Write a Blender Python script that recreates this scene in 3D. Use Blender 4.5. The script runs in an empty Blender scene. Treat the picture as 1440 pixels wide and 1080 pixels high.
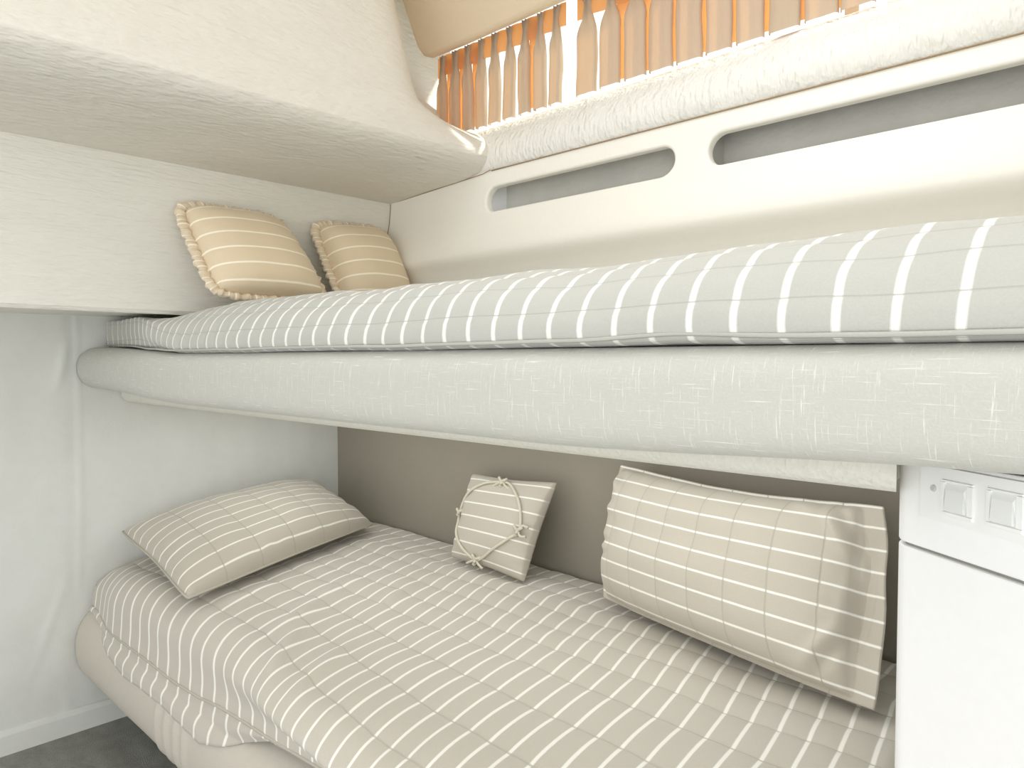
import bpy, math, random
import numpy as np
from mathutils import Vector, Matrix, noise
from mathutils.geometry import delaunay_2d_cdt

random.seed(7)
sc = bpy.context.scene
COL = sc.collection
H = 1.13                      # camera height above the cabin floor
PI = math.pi

# ------------------------------------------------------------------ helpers
def sm(a, b, x):
    t = min(1.0, max(0.0, (x - a) / (b - a)))
    return t * t * (3 - 2 * t)

def pw(x, pts):
    if x <= pts[0][0]: return pts[0][1]
    for (a, va), (b, vb) in zip(pts, pts[1:]):
        if x <= b: return va + (vb - va) * (x - a) / (b - a)
    return pts[-1][1]

def nz(x, y=0.0, z=0.0):
    return noise.noise(Vector((x, y, z)))

def wloc(o):
    v = Vector((0, 0, 0))
    while o is not None:
        v = v + o.location
        o = o.parent
    return v

def tag(o, label=None, cat=None, group=None, kind=None):
    if label: o['label'] = label
    if cat: o['category'] = cat
    if group: o['group'] = group
    if kind: o['kind'] = kind
    return o

def empty(name, loc, label, cat, group=None):
    o = bpy.data.objects.new(name, None)
    o.empty_display_size = 0.05
    COL.objects.link(o)
    o.location = loc
    return tag(o, label, cat, group)

def mk(name, verts, faces, mat, parent=None, uv=None, smooth=True, origin=None):
    """one mesh object from world-space vertices; uv is one (u, v) per vertex"""
    base = wloc(parent) if parent else Vector((0, 0, 0))
    loc = Vector(origin) if (origin and not parent) else Vector((0, 0, 0))
    off = base + loc
    me = bpy.data.meshes.new(name)
    me.from_pydata([(v[0] - off.x, v[1] - off.y, v[2] - off.z) for v in verts], [], faces)
    if uv is not None:
        ul = me.uv_layers.new(name='UVMap')
        for l in me.loops:
            ul.data[l.index].uv = uv[l.vertex_index]
    for p in me.polygons:
        p.use_smooth = smooth
    me.materials.append(mat)
    me.update()
    import bmesh
    bm = bmesh.new(); bm.from_mesh(me)
    bmesh.ops.recalc_face_normals(bm, faces=bm.faces)
    bm.to_mesh(me); bm.free()
    o = bpy.data.objects.new(name, me)
    COL.objects.link(o)
    if parent: o.parent = parent
    else: o.location = loc
    return o

def bevel(o, w, seg=3):
    m = o.modifiers.new('soft edges', 'BEVEL')
    m.width = w; m.segments = seg; m.limit_method = 'ANGLE'; m.angle_limit = math.radians(40)
    m.harden_normals = False
    return o

def struct(o):
    o['kind'] = 'structure'
    return o

def box(x0, x1, y0, y1, z0, z1):
    v = [(x, y, z) for z in (z0, z1) for y in (y0, y1) for x in (x0, x1)]
    f = [(0, 2, 3, 1), (4, 5, 7, 6), (0, 1, 5, 4), (2, 6, 7, 3), (0, 4, 6, 2), (1, 3, 7, 5)]
    return v, f

def grid(nu, nv, fn, closed_u=False):
    """(nu x nv) vertex grid of fn(i/(nu-1), j/(nv-1))"""
    v = [fn(i / (nu - 1), j / (nv - 1)) for j in range(nv) for i in range(nu)]
    f = []
    for j in range(nv - 1):
        for i in range(nu - 1):
            a = j * nu + i
            f.append((a, a + 1, a + nu + 1, a + nu))
    return v, f

def extrude_x(profile_fn, n, xs, closed=True, caps=True):
    """profile_fn(x) -> n (y, z) points; skinned along xs"""
    v = []; f = []
    for x in xs:
        for (y, z) in profile_fn(x):
            v.append((x, y, z))
    m = len(xs)
    for k in range(m - 1):
        for i in range(n if closed else n - 1):
            j = (i + 1) % n
            f.append((k * n + i, k * n + j, (k + 1) * n + j, (k + 1) * n + i))
    if closed and caps:
        f.append(tuple(range(n)))
        f.append(tuple((m - 1) * n + i for i in range(n - 1, -1, -1)))
    return v, f

def prism(poly, z0, z1):
    n = len(poly)
    v = [(x, y, z0) for x, y in poly] + [(x, y, z1) for x, y in poly]
    f = [tuple(range(n - 1, -1, -1)), tuple(range(n, 2 * n))]
    f += [(i, (i + 1) % n, n + (i + 1) % n, n + i) for i in range(n)]
    return v, f

def tube(pts, r, seg=8, closed=False):
    """a swept round cord through pts; r a number or a function of the index"""
    P = [Vector(p) for p in pts]
    n = len(P); v = []; f = []
    ref = Vector((0.13, 0.31, 0.94))
    for i, p in enumerate(P):
        a = P[(i - 1) % n] if (closed or i > 0) else P[i]
        b = P[(i + 1) % n] if (closed or i < n - 1) else P[i]
        t = (b - a).normalized()
        s = t.cross(ref)
        if s.length < 1e-4: s = t.cross(Vector((1, 0, 0)))
        s.normalize(); q = s.cross(t)
        rr = r(i) if callable(r) else r
        for k in range(seg):
            c = 2 * PI * k / seg
            v.append(tuple(p + (s * math.cos(c) + q * math.sin(c)) * rr))
    m = n if closed else n - 1
    for i in range(m):
        for k in range(seg):
            a = i * seg + k; b = i * seg + (k + 1) % seg
            c = ((i + 1) % n) * seg + (k + 1) % seg; d = ((i + 1) % n) * seg + k
            f.append((a, b, c, d))
    if not closed:
        f.append(tuple(range(seg - 1, -1, -1)))
        f.append(tuple((n - 1) * seg + k for k in range(seg)))
    return v, f

def join(*parts):
    V = []; F = []
    for v, f in parts:
        o = len(V)
        V += list(v); F += [tuple(i + o for i in q) for q in f]
    return V, F

def smooth_path(pts, n):
    """Catmull-Rom through 3-D pts"""
    P = [Vector(p) for p in pts]; out = []
    P = [P[0] * 2 - P[1]] + P + [P[-1] * 2 - P[-2]]
    for i in range(1, len(P) - 2):
        for k in range(n):
            t = k / n
            a, b, c, d = P[i - 1], P[i], P[i + 1], P[i + 2]
            out.append(0.5 * ((2 * b) + (c - a) * t + (2 * a - 5 * b + 4 * c - d) * t * t + (3 * b - a - 3 * c + d) * t ** 3))
    out.append(P[-2])
    return out

# ------------------------------------------------------------------ materials
def lin(r, g, b):
    def c(x):
        x /= 255.0
        return x / 12.92 if x <= 0.04045 else ((x + 0.055) / 1.055) ** 2.4
    return (c(r), c(g), c(b), 1)

class NT:
    def __init__(s, name):
        s.m = bpy.data.materials.new(name); s.m.use_nodes = True
        s.t = s.m.node_tree; s.t.nodes.clear()
        s.out = s.n('ShaderNodeOutputMaterial')
    def n(s, typ, **kw):
        x = s.t.nodes.new(typ)
        for k, v in kw.items():
            setattr(x, k, v)
        return x
    def l(s, a, b): s.t.links.new(a, b)
    def val(s, x, sock):
        if isinstance(x, (int, float)): sock.default_value = x
        elif isinstance(x, tuple): sock.default_value = x
        else: s.l(x, sock)
    def math(s, op, a, b=0.0, clamp=False):
        x = s.n('ShaderNodeMath', operation=op); x.use_clamp = clamp
        s.val(a, x.inputs[0]); s.val(b, x.inputs[1])
        return x.outputs[0]
    def mix(s, f, a, b):
        x = s.n('ShaderNodeMix', data_type='RGBA')
        s.val(f, x.inputs[0]); s.val(a, x.inputs[6]); s.val(b, x.inputs[7])
        return x.outputs[2]
    def noise(s, scale, detail=3, vec=None, rough=0.5):
        x = s.n('ShaderNodeTexNoise'); x.inputs['Scale'].default_value = scale
        x.inputs['Detail'].default_value = detail; x.inputs['Roughness'].default_value = rough
        if vec is not None: s.l(vec, x.inputs['Vector'])
        return x.outputs['Fac']
    def coord(s, scale=(1, 1, 1), out='Object'):
        t = s.n('ShaderNodeTexCoord'); m = s.n('ShaderNodeMapping')
        m.inputs['Scale'].default_value = scale
        s.l(t.outputs[out], m.inputs['Vector'])
        return m.outputs['Vector']
    def bump(s, h, strength=0.3, dist=0.01):
        x = s.n('ShaderNodeBump'); x.inputs['Strength'].default_value = strength
        x.inputs['Distance'].default_value = dist
        s.l(h, x.inputs['Height'])
        return x.outputs['Normal']
    def bsdf(s, col, rough=0.8, normal=None, spec=0.3, sheen=0.0):
        x = s.n('ShaderNodeBsdfPrincipled')
        s.val(col, x.inputs['Base Color']); s.val(rough, x.inputs['Roughness'])
        x.inputs['Specular IOR Level'].default_value = spec
        if sheen: x.inputs['Sheen Weight'].default_value = sheen
        if normal is not None: s.l(normal, x.inputs['Normal'])
        s.l(x.outputs[0], s.out.inputs[0])
        return x

def mat_vinyl(name, col, scale=(1, 1, 1), bump=0.35, fine=220, rough=0.75, var=0.04, dist=0.004):
    m = NT(name)
    v = m.coord(scale)
    n1 = m.noise(fine, 2, v); n2 = m.noise(fine * 0.22, 3, v); n3 = m.noise(2.2, 3, m.coord())
    h = m.math('ADD', m.math('MULTIPLY', n1, 0.6), m.math('MULTIPLY', n2, 0.8))
    dark = tuple(c * (1 - 3 * var) for c in col[:3]) + (1,)
    f = m.math('ADD', m.math('MULTIPLY', n3, 0.7), m.math('MULTIPLY', n2, 0.5), True)
    c = m.mix(f, dark, col)
    m.bsdf(c, rough, m.bump(h, bump, dist), 0.25)
    return m.m

def mat_linen(name, col, hi):
    m = NT(name)
    a = m.noise(60, 3, m.coord((0.35, 1, 9)), 0.6)      # threads running along the rail
    b = m.noise(60, 3, m.coord((9, 0.6, 0.5)), 0.6)     # threads running up
    g = m.noise(420, 2, m.coord())
    t = m.math('MAXIMUM', a, b)
    w = m.math('MULTIPLY', m.math('SUBTRACT', t, 0.60), 6.0, True)
    speck = m.math('MULTIPLY', m.math('SUBTRACT', g, 0.45), 3.0, True)
    c = m.mix(m.math('MULTIPLY', speck, 0.5), tuple(x * 0.9 for x in col[:3]) + (1,), col)
    c = m.mix(m.math('MULTIPLY', w, 0.7), c, hi)
    h = m.math('ADD', m.math('MULTIPLY', g, 0.7), m.math('MULTIPLY', w, 0.5))
    m.bsdf(c, 0.9, m.bump(h, 0.3, 0.003), 0.2, 0.15)
    return m.m

def mat_knit(name, col):
    m = NT(name)
    a = m.noise(150, 2, m.coord((1, 1, 0.6))); 
    c = m.mix(a, tuple(x * 0.86 for x in col[:3]) + (1,), col)
    m.bsdf(c, 0.9, m.bump(a, 0.7, 0.004), 0.2)
    return m.m

def mat_stripe(name, col, stripe, width=0.17, quilt=True, quilt_dark=0.82, pitch_noise=0.02):
    """u of the uv counts stripes, v counts quilting rows"""
    m = NT(name)
    uv = m.n('ShaderNodeTexCoord').outputs['UV']
    sp = m.n('ShaderNodeSeparateXYZ'); m.l(uv, sp.inputs[0])
    u, v = sp.outputs[0], sp.outputs[1]
    wob = m.math('MULTIPLY', m.math('SUBTRACT', m.noise(30, 2, m.coord()), 0.5), pitch_noise)
    fu = m.math('ABSOLUTE', m.math('SUBTRACT', m.math('FRACT', m.math('ADD', u, wob)), 0.5))
    st = m.math('MULTIPLY', m.math('SUBTRACT', width / 2, fu), 22.0, True)
    # woven threads inside a stripe
    th = m.math('ABSOLUTE', m.math('SUBTRACT', m.math('FRACT', m.math('MULTIPLY', u, 24.0)), 0.5))
    st = m.math('MULTIPLY', st, m.math('ADD', 0.82, m.math('MULTIPLY', th, 0.36)), True)
    weave = m.noise(500, 2, m.coord())
    patch = m.noise(7, 3, m.coord())
    c0 = m.mix(m.math('MULTIPLY', weave, 0.8), tuple(x * 0.88 for x in col[:3]) + (1,), tuple(min(1, x * 1.05) for x in col[:3]) + (1,))
    c0 = m.mix(m.math('MULTIPLY', patch, 0.25), c0, tuple(x * 0.9 for x in col[:3]) + (1,))
    c = m.mix(st, c0, stripe)
    h = m.math('ADD', m.math('MULTIPLY', weave, 0.25), m.math('MULTIPLY', st, 0.35))
    if quilt:
        fv = m.math('ABSOLUTE', m.math('SUBTRACT', m.math('FRACT', v), 0.5))
        q = m.math('MULTIPLY', m.math('SUBTRACT', fv, 0.474), 55.0, True)
        c = m.mix(m.math('MULTIPLY', q, 0.75), c, tuple(x * quilt_dark for x in col[:3]) + (1,))
        h = m.math('SUBTRACT', h, q)
    m.bsdf(c, 0.9, m.bump(h, 0.35, 0.003), 0.15, 0.2)
    return m.m

def mat_plain(name, col, rough=0.5, spec=0.4, bump=0.0, scale=80):
    m = NT(name)
    n = m.noise(scale, 3, m.coord())
    c = m.mix(n, tuple(x * 0.96 for x in col[:3]) + (1,), col)
    m.bsdf(c, rough, m.bump(n, bump, 0.002) if bump else None, spec)
    return m.m

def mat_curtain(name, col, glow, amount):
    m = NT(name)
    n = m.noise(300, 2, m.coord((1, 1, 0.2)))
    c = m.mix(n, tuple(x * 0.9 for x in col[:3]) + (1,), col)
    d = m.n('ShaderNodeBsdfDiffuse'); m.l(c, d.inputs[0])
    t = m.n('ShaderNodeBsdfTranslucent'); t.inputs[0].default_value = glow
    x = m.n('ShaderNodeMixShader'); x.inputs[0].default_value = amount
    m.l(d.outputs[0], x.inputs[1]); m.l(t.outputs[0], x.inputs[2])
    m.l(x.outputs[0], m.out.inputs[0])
    return m.m

def mat_glass(name):
    m = NT(name)
    t = m.n('ShaderNodeBsdfTransparent'); t.inputs[0].default_value = (0.96, 0.98, 0.97, 1)
    g = m.n('ShaderNodeBsdfGlossy'); g.inputs['Roughness'].default_value = 0.02
    x = m.n('ShaderNodeMixShader'); x.inputs[0].default_value = 0.06
    m.l(t.outputs[0], x.inputs[1]); m.l(g.outputs[0], x.inputs[2])
    m.l(x.outputs[0], m.out.inputs[0])
    return m.m

def mat_carpet(name, a, b):
    m = NT(name)
    n1 = m.noise(380, 2, m.coord()); n2 = m.noise(14, 4, m.coord((0.7, 1, 1)), 0.65)
    f = m.math('ADD', m.math('MULTIPLY', n1, 0.5), m.math('MULTIPLY', m.math('SUBTRACT', n2, 0.25), 1.0), True)
    m.bsdf(m.mix(f, a, b), 0.95, m.bump(n1, 0.8, 0.006), 0.1)
    return m.m

M = {}
M['wall'] = mat_vinyl('soft wall vinyl', lin(222, 223, 218), (1, 1, 1), 0.14, 160)
M['panel'] = mat_vinyl('streaked panel vinyl', lin(230, 228, 219), (1, 0.22, 1.6), 0.8, 100, dist=0.008)
M['ceil'] = mat_vinyl('ceiling vinyl', lin(225, 221, 211), (1, 0.35, 1), 1.0, 90, dist=0.008)
M['ledge'] = mat_vinyl('ledge vinyl', lin(232, 230, 223), (1, 1, 0.35), 1.0, 90, dist=0.012)
M['smooth'] = mat_plain('smooth panel vinyl', lin(238, 235, 226), 0.6, 0.25)
M['header'] = mat_plain('header vinyl', lin(220, 203, 176), 0.6, 0.25)
M['felt'] = mat_vinyl('grey pocket felt', lin(206, 205, 198), (1, 1, 1), 0.6, 70, 0.95, 0.13)
M['white_end'] = mat_plain('pocket end paint', lin(240, 242, 244), 0.5)
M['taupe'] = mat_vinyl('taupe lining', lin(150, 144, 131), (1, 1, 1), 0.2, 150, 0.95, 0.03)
M['carpet'] = mat_carpet('grey carpet', lin(112, 112, 107), lin(176, 176, 169))
M['linen'] = mat_linen('woven linen', lin(194, 194, 186), lin(232, 232, 226))
M['bolster'] = mat_vinyl('bolster fabric', lin(200, 194, 182), (1, 1, 1), 0.2, 260)
M['knit'] = mat_knit('knit underside', lin(220, 219, 208))
M['dark'] = mat_plain('dark plinth', lin(60, 50, 42), 0.9, 0.1)
M['board'] = mat_plain('bunk board', lin(190, 182, 168), 0.8, 0.2)
STR = lin(240, 238, 230)
M['quilt_up'] = mat_stripe('striped quilt upper', lin(182, 182, 175), lin(230, 229, 223), 0.20)
M['quilt_low'] = mat_stripe('striped quilt lower', lin(194, 188, 176), STR, 0.19)
M['pillow'] = mat_stripe('striped pillow', lin(190, 183, 169), STR, 0.15)
M['cushion'] = mat_stripe('striped cushion', lin(226, 209, 180), lin(250, 242, 222), 0.15, False)
M['ruffle'] = mat_stripe('striped ruffle', lin(224, 208, 182), lin(246, 238, 220), 0.2, False)
M['piping'] = mat_plain('piping', lin(186, 181, 168), 0.9, 0.1, 0.3, 300)
M['piping_grey'] = mat_plain('grey piping', lin(176, 176, 169), 0.9, 0.1, 0.3, 300)
M['rope'] = mat_plain('natural cord', lin(206, 199, 182), 0.9, 0.1, 0.5, 400)
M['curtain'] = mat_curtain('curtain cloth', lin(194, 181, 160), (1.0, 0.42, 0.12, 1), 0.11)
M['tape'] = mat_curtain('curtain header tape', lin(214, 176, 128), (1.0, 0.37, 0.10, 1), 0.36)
M['frame'] = mat_plain('window frame', lin(225, 225, 222), 0.4)
M['glass'] = mat_glass('window glass')
M['white'] = mat_plain('white laminate', lin(240, 240, 240), 0.35, 0.4)
M['switch'] = mat_plain('switch plastic', lin(236, 237, 235), 0.35, 0.45)
M['rocker'] = mat_plain('rocker plastic', lin(226, 228, 225), 0.3, 0.5)
M['metal'] = mat_plain('screw metal', lin(190, 190, 184), 0.35, 0.6)
M['gap'] = mat_plain('joint', lin(150, 150, 142), 0.8, 0.1)
M['seam'] = mat_plain('brown seam line', lin(158, 134, 102), 0.9, 0.1)

# ------------------------------------------------------------------ the cabin shell
XW = -2.463           # lower left bulkhead
XP = -1.97            # face of the upper left panel
v, f = box(XW - 0.02, 1.0, -1.2, 1.6, -0.04, 0.0)
struct(mk('floor', v, f, M['carpet'], smooth=False))

def wall_pt(u, t):
    y = -1.2 + 2.82 * u; z = 1.30 * t
    # the fabric's vertical seam and a few slack creases beside it
    ys = 0.655 - 0.005 * math.sin(z * 5)
    d = 0.003 * math.exp(-((y - ys) / 0.006) ** 2) * sm(0.35, 0.5, z)
    d += 0.004 * sm(ys, ys - 0.05, y)
    d += 0.006 * math.exp(-((y - 0.60 + 0.03 * math.sin(z * 9)) / 0.012) ** 2) * sm(1.0, 1.1, z) * sm(1.2, 1.15, z)
    d += 0.003 * math.exp(-((y - 0.59 - (z - 0.4) * 0.35) / 0.012) ** 2) * math.exp(-((z - 0.36) / 0.12) ** 2)
    d += 0.003 * nz(y * 6, z * 6, 2) + 0.002 * nz(y * 16, z * 9, 5)
    return (XW + d, y, z)
v, f = grid(300, 150, wall_pt)
struct(mk('wall_left', v, f, M['wall']))

v, f = prism([(0, 0), (0.010, 0), (0.009, 0.055), (0.005, 0.068), (0, 0.07)], 0, 1)
v = [(XW + 0.004 + p[0], -1.2 + 2.25 * p[2], p[1]) for p in v]
struct(mk('baseboard_left', v, f, M['wall'], smooth=False))

# upper left panel: overhangs the lower wall, its front edge rounded
pf = [(XW - 0.02, 1.262), (XP - 0.05, 1.254), (XP - 0.022, 1.2475), (XP - 0.008, 1.2475), (XP, 1.257), (XP, 1.30), (XP, 1.66), (XW - 0.02, 1.66)]
n = len(pf)
v = [(x, -1.2, z) for x, z in pf] + [(x, 1.47, z) for x, z in pf]
f = [tuple(range(n)), tuple(range(2 * n - 1, n - 1, -1))] + [(i, (i + 1) % n, n + (i + 1) % n, n + i) for i in range(n)]
struct(mk('wall_left_upper', v, f, M['panel'], smooth=False))

# soffit and the raking face above it, one padded moulding with a soft ridge
prof = [(-2.0, 1.640), (-1.80, 1.651), (-1.64, 1.657), (-1.58, 1.662), (-1.535, 1.672), (-1.507, 1.688), (-1.497, 1.710),
        (-1.508, 1.738), (-1.545, 1.772), (-1.61, 1.805), (-1.70, 1.83), (-1.75, 1.87), (-1.80, 1.94), (-1.845, 2.03), (-1.885, 2.13), (-1.935, 2.28), (-1.98, 2.44)]
PR = [(p.x, p.y) for p in smooth_path([(x, z, 0) for x, z in prof], 5)]
PR += [(-2.46, 2.44), (-2.46, 1.70), (-2.0, 1.655)]
n = len(PR); NY = 60
ys = [-1.2 + 2.86 * k / (NY - 1) for k in range(NY)]
v = []; f = []
for y in ys:
    for i, (x, z) in enumerate(PR):
        w = 0.003 * nz(y * 3, x * 4, z * 4)
        if z > 1.70 and x > -2.2:      # steep along the cabin, curving back only where it meets the window
            xb = pw(z, [(1.70, -1.497), (1.76, -1.504), (1.82, -1.517), (1.90, -1.538), (2.0, -1.566), (2.13, -1.606), (2.28, -1.655), (2.44, -1.71)])
            x = x + (xb - x) * (1 - sm(1.16, 1.44, y))
        v.append((x + w, y, z))
for k in range(NY - 1):
    for i in range(n):
        j = (i + 1) % n
        f.append((k * n + i, k * n + j, (k + 1) * n + j, (k + 1) * n + i))
f += [tuple(range(n)), tuple((NY - 1) * n + i for i in range(n - 1, -1, -1))]
struct(mk('ceiling_soffit', v, f, M['ceil']))

# roof with a light hatch
def slab_with_hole(x0, x1, y0, y1, hx0, hx1, hy0, hy1, z0, z1):
    return join(box(x0, x1, y0, hy0, z0, z1), box(x0, x1, hy1, y1, z0, z1), box(x0, hx0, hy0, hy1, z0, z1), box(hx1, x1, hy0, hy1, z0, z1))
v, f = slab_with_hole(XW, 1.0, -1.2, 1.75, -1.2, 0.0, 0.45, 1.25, 2.44, 2.48)
struct(mk('ceiling', v, f, M['smooth'], smooth=False))

# hull-side panel with the long slots
def hull_y(z):
    P = [(1.20, 1.475), (1.33, 1.462), (1.37, 1.452), (1.395, 1.437), (1.410, 1.421), (1.425, 1.411), (1.44, 1.410), (1.47, 1.418), (1.52, 1.436), (1.57, 1.448), (1.62, 1.453), (1.67, 1.456)]
    for (a, ya), (b, yb) in zip(P, P[1:]):
        if z <= b:
            t = max(0, (z - a) / (b - a))
            return ya + (yb - ya) * t
    return P[-1][1]

def stadium(x0, x1, zc, r, n=16):
    pts = []
    for k in range(n + 1):
        a = PI / 2 + PI * k / n
        pts.append((x0 + r + r * math.cos(a), zc + r * math.sin(a)))
    for k in range(n + 1):
        a = -PI / 2 + PI * k / n
        pts.append((x1 - r + r * math.cos(a), zc + r * math.sin(a)))
    return pts
X0, X1, Z0, Z1 = XP - 0.01, 0.16, 1.20, 1.668
SLOTS = [(-1.516, -0.888, 1.583, 0.0415), (-0.816, -0.185, 1.585, 0.0420)]
pts = []; edges = []
def add_loop(lp):
    b = len(pts)
    pts.extend(Vector(p) for p in lp)
    edges.extend((b + i, b + (i + 1) % len(lp)) for i in range(len(lp)))
rect = [(X0 + (X1 - X0) * i / 60, Z0) for i in range(60)] + [(X1, Z0 + (Z1 - Z0) * i / 30) for i in range(30)] + \
       [(X1 - (X1 - X0) * i / 60, Z1) for i in range(60)] + [(X0, Z1 - (Z1 - Z0) * i / 30) for i in range(30)]
add_loop(rect)
for s in SLOTS:
    add_loop(stadium(*s))
def in_slot(x, z, grow=0.0):
    for (a, b, c, r) in SLOTS:
        xx = min(max(x, a + r), b - r)
        if math.hypot(x - xx, z - c) < r + grow: return True
    return False
for i in range(1, 120):
    for j in range(1, 48):
        x = X0 + (X1 - X0) * i / 120; z = Z0 + (Z1 - Z0) * j / 48
        if not in_slot(x, z, 0.006): pts.append(Vector((x, z)))
V2, E2, F2, _, _, _ = delaunay_2d_cdt(pts, edges, [], 0, 1e-6)
v = [(p.x, hull_y(p.y), p.y) for p in V2]
f = [tuple(t) for t in F2 if not in_slot(sum(V2[i].x for i in t) / len(t), sum(V2[i].y for i in t) / len(t), -0.0005)]
panel = (v, f)
rims = []
for (a, b, c, r) in SLOTS:
    rv = []; rf = []
    steps = [(0, 0), (0.0025, 0.0008), (0.005, 0.003), (0.006, 0.007), (0.006, 0.022)]
    for (dr, dy) in steps:
        rv += [(x, hull_y(z) + dy, z) for (x, z) in stadium(a + dr, b - dr, c, r - dr)]
    m = len(stadium(a, b, c, r))
    for k in range(len(steps) - 1):
        for i in range(m):
            rf.append((k * m + i, k * m + (i + 1) % m, (k + 1) * m + (i + 1) % m, (k + 1) * m + i))
    rims.append((rv, rf))
v, f = join(panel, *rims)
# a closed edge to the top of the panel so it reads as a padded board
struct(mk('wall_back', v, f, M['smooth']))
for (a, b, c, r) in SLOTS:
    za, zb = c - 0.09, c + 0.075
    x0, x1 = a - 0.005, b + 0.03
    v = [(x0, 1.468, za), (x1, 1.468, za), (x1, 1.468, zb), (x0, 1.468, zb), (x0, 1.545, za), (x1, 1.545, za), (x1, 1.545, zb), (x0, 1.545, zb)]
    f = [(4, 5, 6, 7), (0, 1, 5, 4), (3, 7, 6, 2), (1, 2, 6, 5)]
    w = struct(mk('wall_back_pocket', v, f, M['felt'], smooth=False))
    v2 = [(x0, 1.466, za), (x0, 1.545, za), (x0, 1.545, zb), (x0, 1.466, zb)]
    struct(mk('wall_back_pocket_end', v2, [(0, 1, 2, 3)], M['white_end' if a < -1 else 'felt'], smooth=False))

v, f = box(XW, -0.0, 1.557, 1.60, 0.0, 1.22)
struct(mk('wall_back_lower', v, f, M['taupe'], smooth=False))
v, f = box(0.16, 0.19, 0.68, 1.70, 0.0, 2.44)
struct(mk('wall_right', v, f, M['wall'], smooth=False))

# padded ledge under the window
lp = [(1.475, 1.660), (1.456, 1.666), (1.446, 1.680), (1.442, 1.70), (1.446, 1.725), (1.458, 1.752), (1.480, 1.782), (1.510, 1.808), (1.55, 1.828), (1.62, 1.840), (1.70, 1.842)]
LP = [(p.x, p.y) for p in smooth_path([(y, z, 0) for y, z in lp], 3)] + [(1.72, 1.66)]
xs = [-1.95 + 2.1 * k / 80 for k in range(81)]
v, f = extrude_x(lambda x: [(y + 0.003 * nz(x * 3, z * 5), z) for y, z in LP], len(LP), xs)
struct(mk('trim_1', v, f, M['ledge']))

# window and the roof-side header above it
WX0, WX1, WZ0, WZ1, WY = -1.98, 0.14, 1.84, 2.24, 1.66
v, f = join(box(WX0, WX1, WY, WY + 0.04, WZ0 - 0.03, WZ0 + 0.012), box(WX0, WX1, WY, WY + 0.04, WZ1 - 0.02, WZ1 + 0.2),
            box(WX0, WX0 + 0.03, WY, WY + 0.04, WZ0, WZ1), box(WX1 - 0.03, WX1, WY, WY + 0.04, WZ0, WZ1), box(-0.60, -0.57, WY, WY + 0.04, WZ0, WZ1))
win = struct(mk('window_1', v, f, M['frame'], smooth=False))
v, f = box(WX0 + 0.02, WX1 - 0.02, WY + 0.016, WY + 0.022, WZ0, WZ1)
g = mk('glass', v, f, M['glass'], win, smooth=False); g['kind'] = 'structure'

def header():
    # outline in (x, z) of the front face, low edge parallel to the berth, near corner rounded
    out = [(-1.860, 2.44), (-1.815, 2.24), (-1.792, 2.115), (-1.785, 2.085), (-1.770, 2.062), (-1.745, 2.052), (-1.60, 2.048), (0.15, 2.046), (0.15, 2.44)]
    V = []; F = []
    n = len(out)
    for y, lean in ((1.43, -0.28), (1.46, -0.28)):
        for (x, z) in out:
            V.append((x, y + lean * (z - 2.05), z))
    F = [tuple(range(n)), tuple(range(2 * n - 1, n - 1, -1))] + [(i, (i + 1) % n, n + (i + 1) % n, n + i) for i in range(n)]
    return V, F
v, f = header()
struct(bevel(mk('trim_2', v, f, M['header'], smooth=False), 0.012, 4))

# thin brown welting in the joints of the lining
def welt(pts, r=0.0015):
    v, f = tube(pts, r, 6)
    struct(mk('trim_3', v, f, M['seam']))
welt([(-1.492 + 1.64 * k / 20, 1.4535, 1.6655) for k in range(21)])
welt([(-1.969, 1.4555, 1.641), (-1.80, 1.4545, 1.6495), (-1.60, 1.4535, 1.6585), (-1.53, 1.453, 1.662), (-1.495, 1.4525, 1.668)], 0.0011)
welt([(-1.9685, hull_y(z) - 0.001, z) for z in [1.30 + 0.34 * k / 20 for k in range(21)]], 0.0012)

# ------------------------------------------------------------------ curtains
CZ0, CZ1 = 1.816, 2.075
def pleat(xc, w, y, z0, z1, depth, lean=0.0, seed=0):
    """one stitched pleat: a narrow pinched head opening into a flat folded tube"""
    rows = 26; v = []; f = []
    base = [(-0.5, 1), (-0.5, 0.35), (-0.44, 0.0), (-0.2, -0.05), (0.0, 0.02), (0.2, -0.05), (0.44, 0.0), (0.5, 0.35), (0.5, 1)]
    m = len(base)
    for j in range(rows):
        t = j / (rows - 1); z = z1 + (z0 - z1) * t
        pinch = 0.34 + 0.66 * sm(0.14, 0.42, t) if t > 0.12 else 0.34 + 0.45 * (1 - sm(0.0, 0.12, t))
        dd = depth * (0.55 + 0.45 * sm(0.14, 0.5, t))
        wob = 0.004 * nz(seed * 3.1, t * 2.5)
        for (a, b) in base:
            crease = 0.006 * (1 - sm(0.14, 0.5, t)) * math.cos(a * 14)
            v.append((xc + a * w * pinch + lean * (t - 0.2) + wob, y - depth * 0.5 * sm(0.1, 0.4, t) + b * dd + crease + 0.003 * nz(a * 4 + seed, t * 4), z + 0.003 * nz(seed * 1.7) * t))
    for j in range(rows - 1):
        for i in range(m - 1):
            f.append((j * m + i, j * m + i + 1, (j + 1) * m + i + 1, (j + 1) * m + i))
    return v, f
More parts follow.
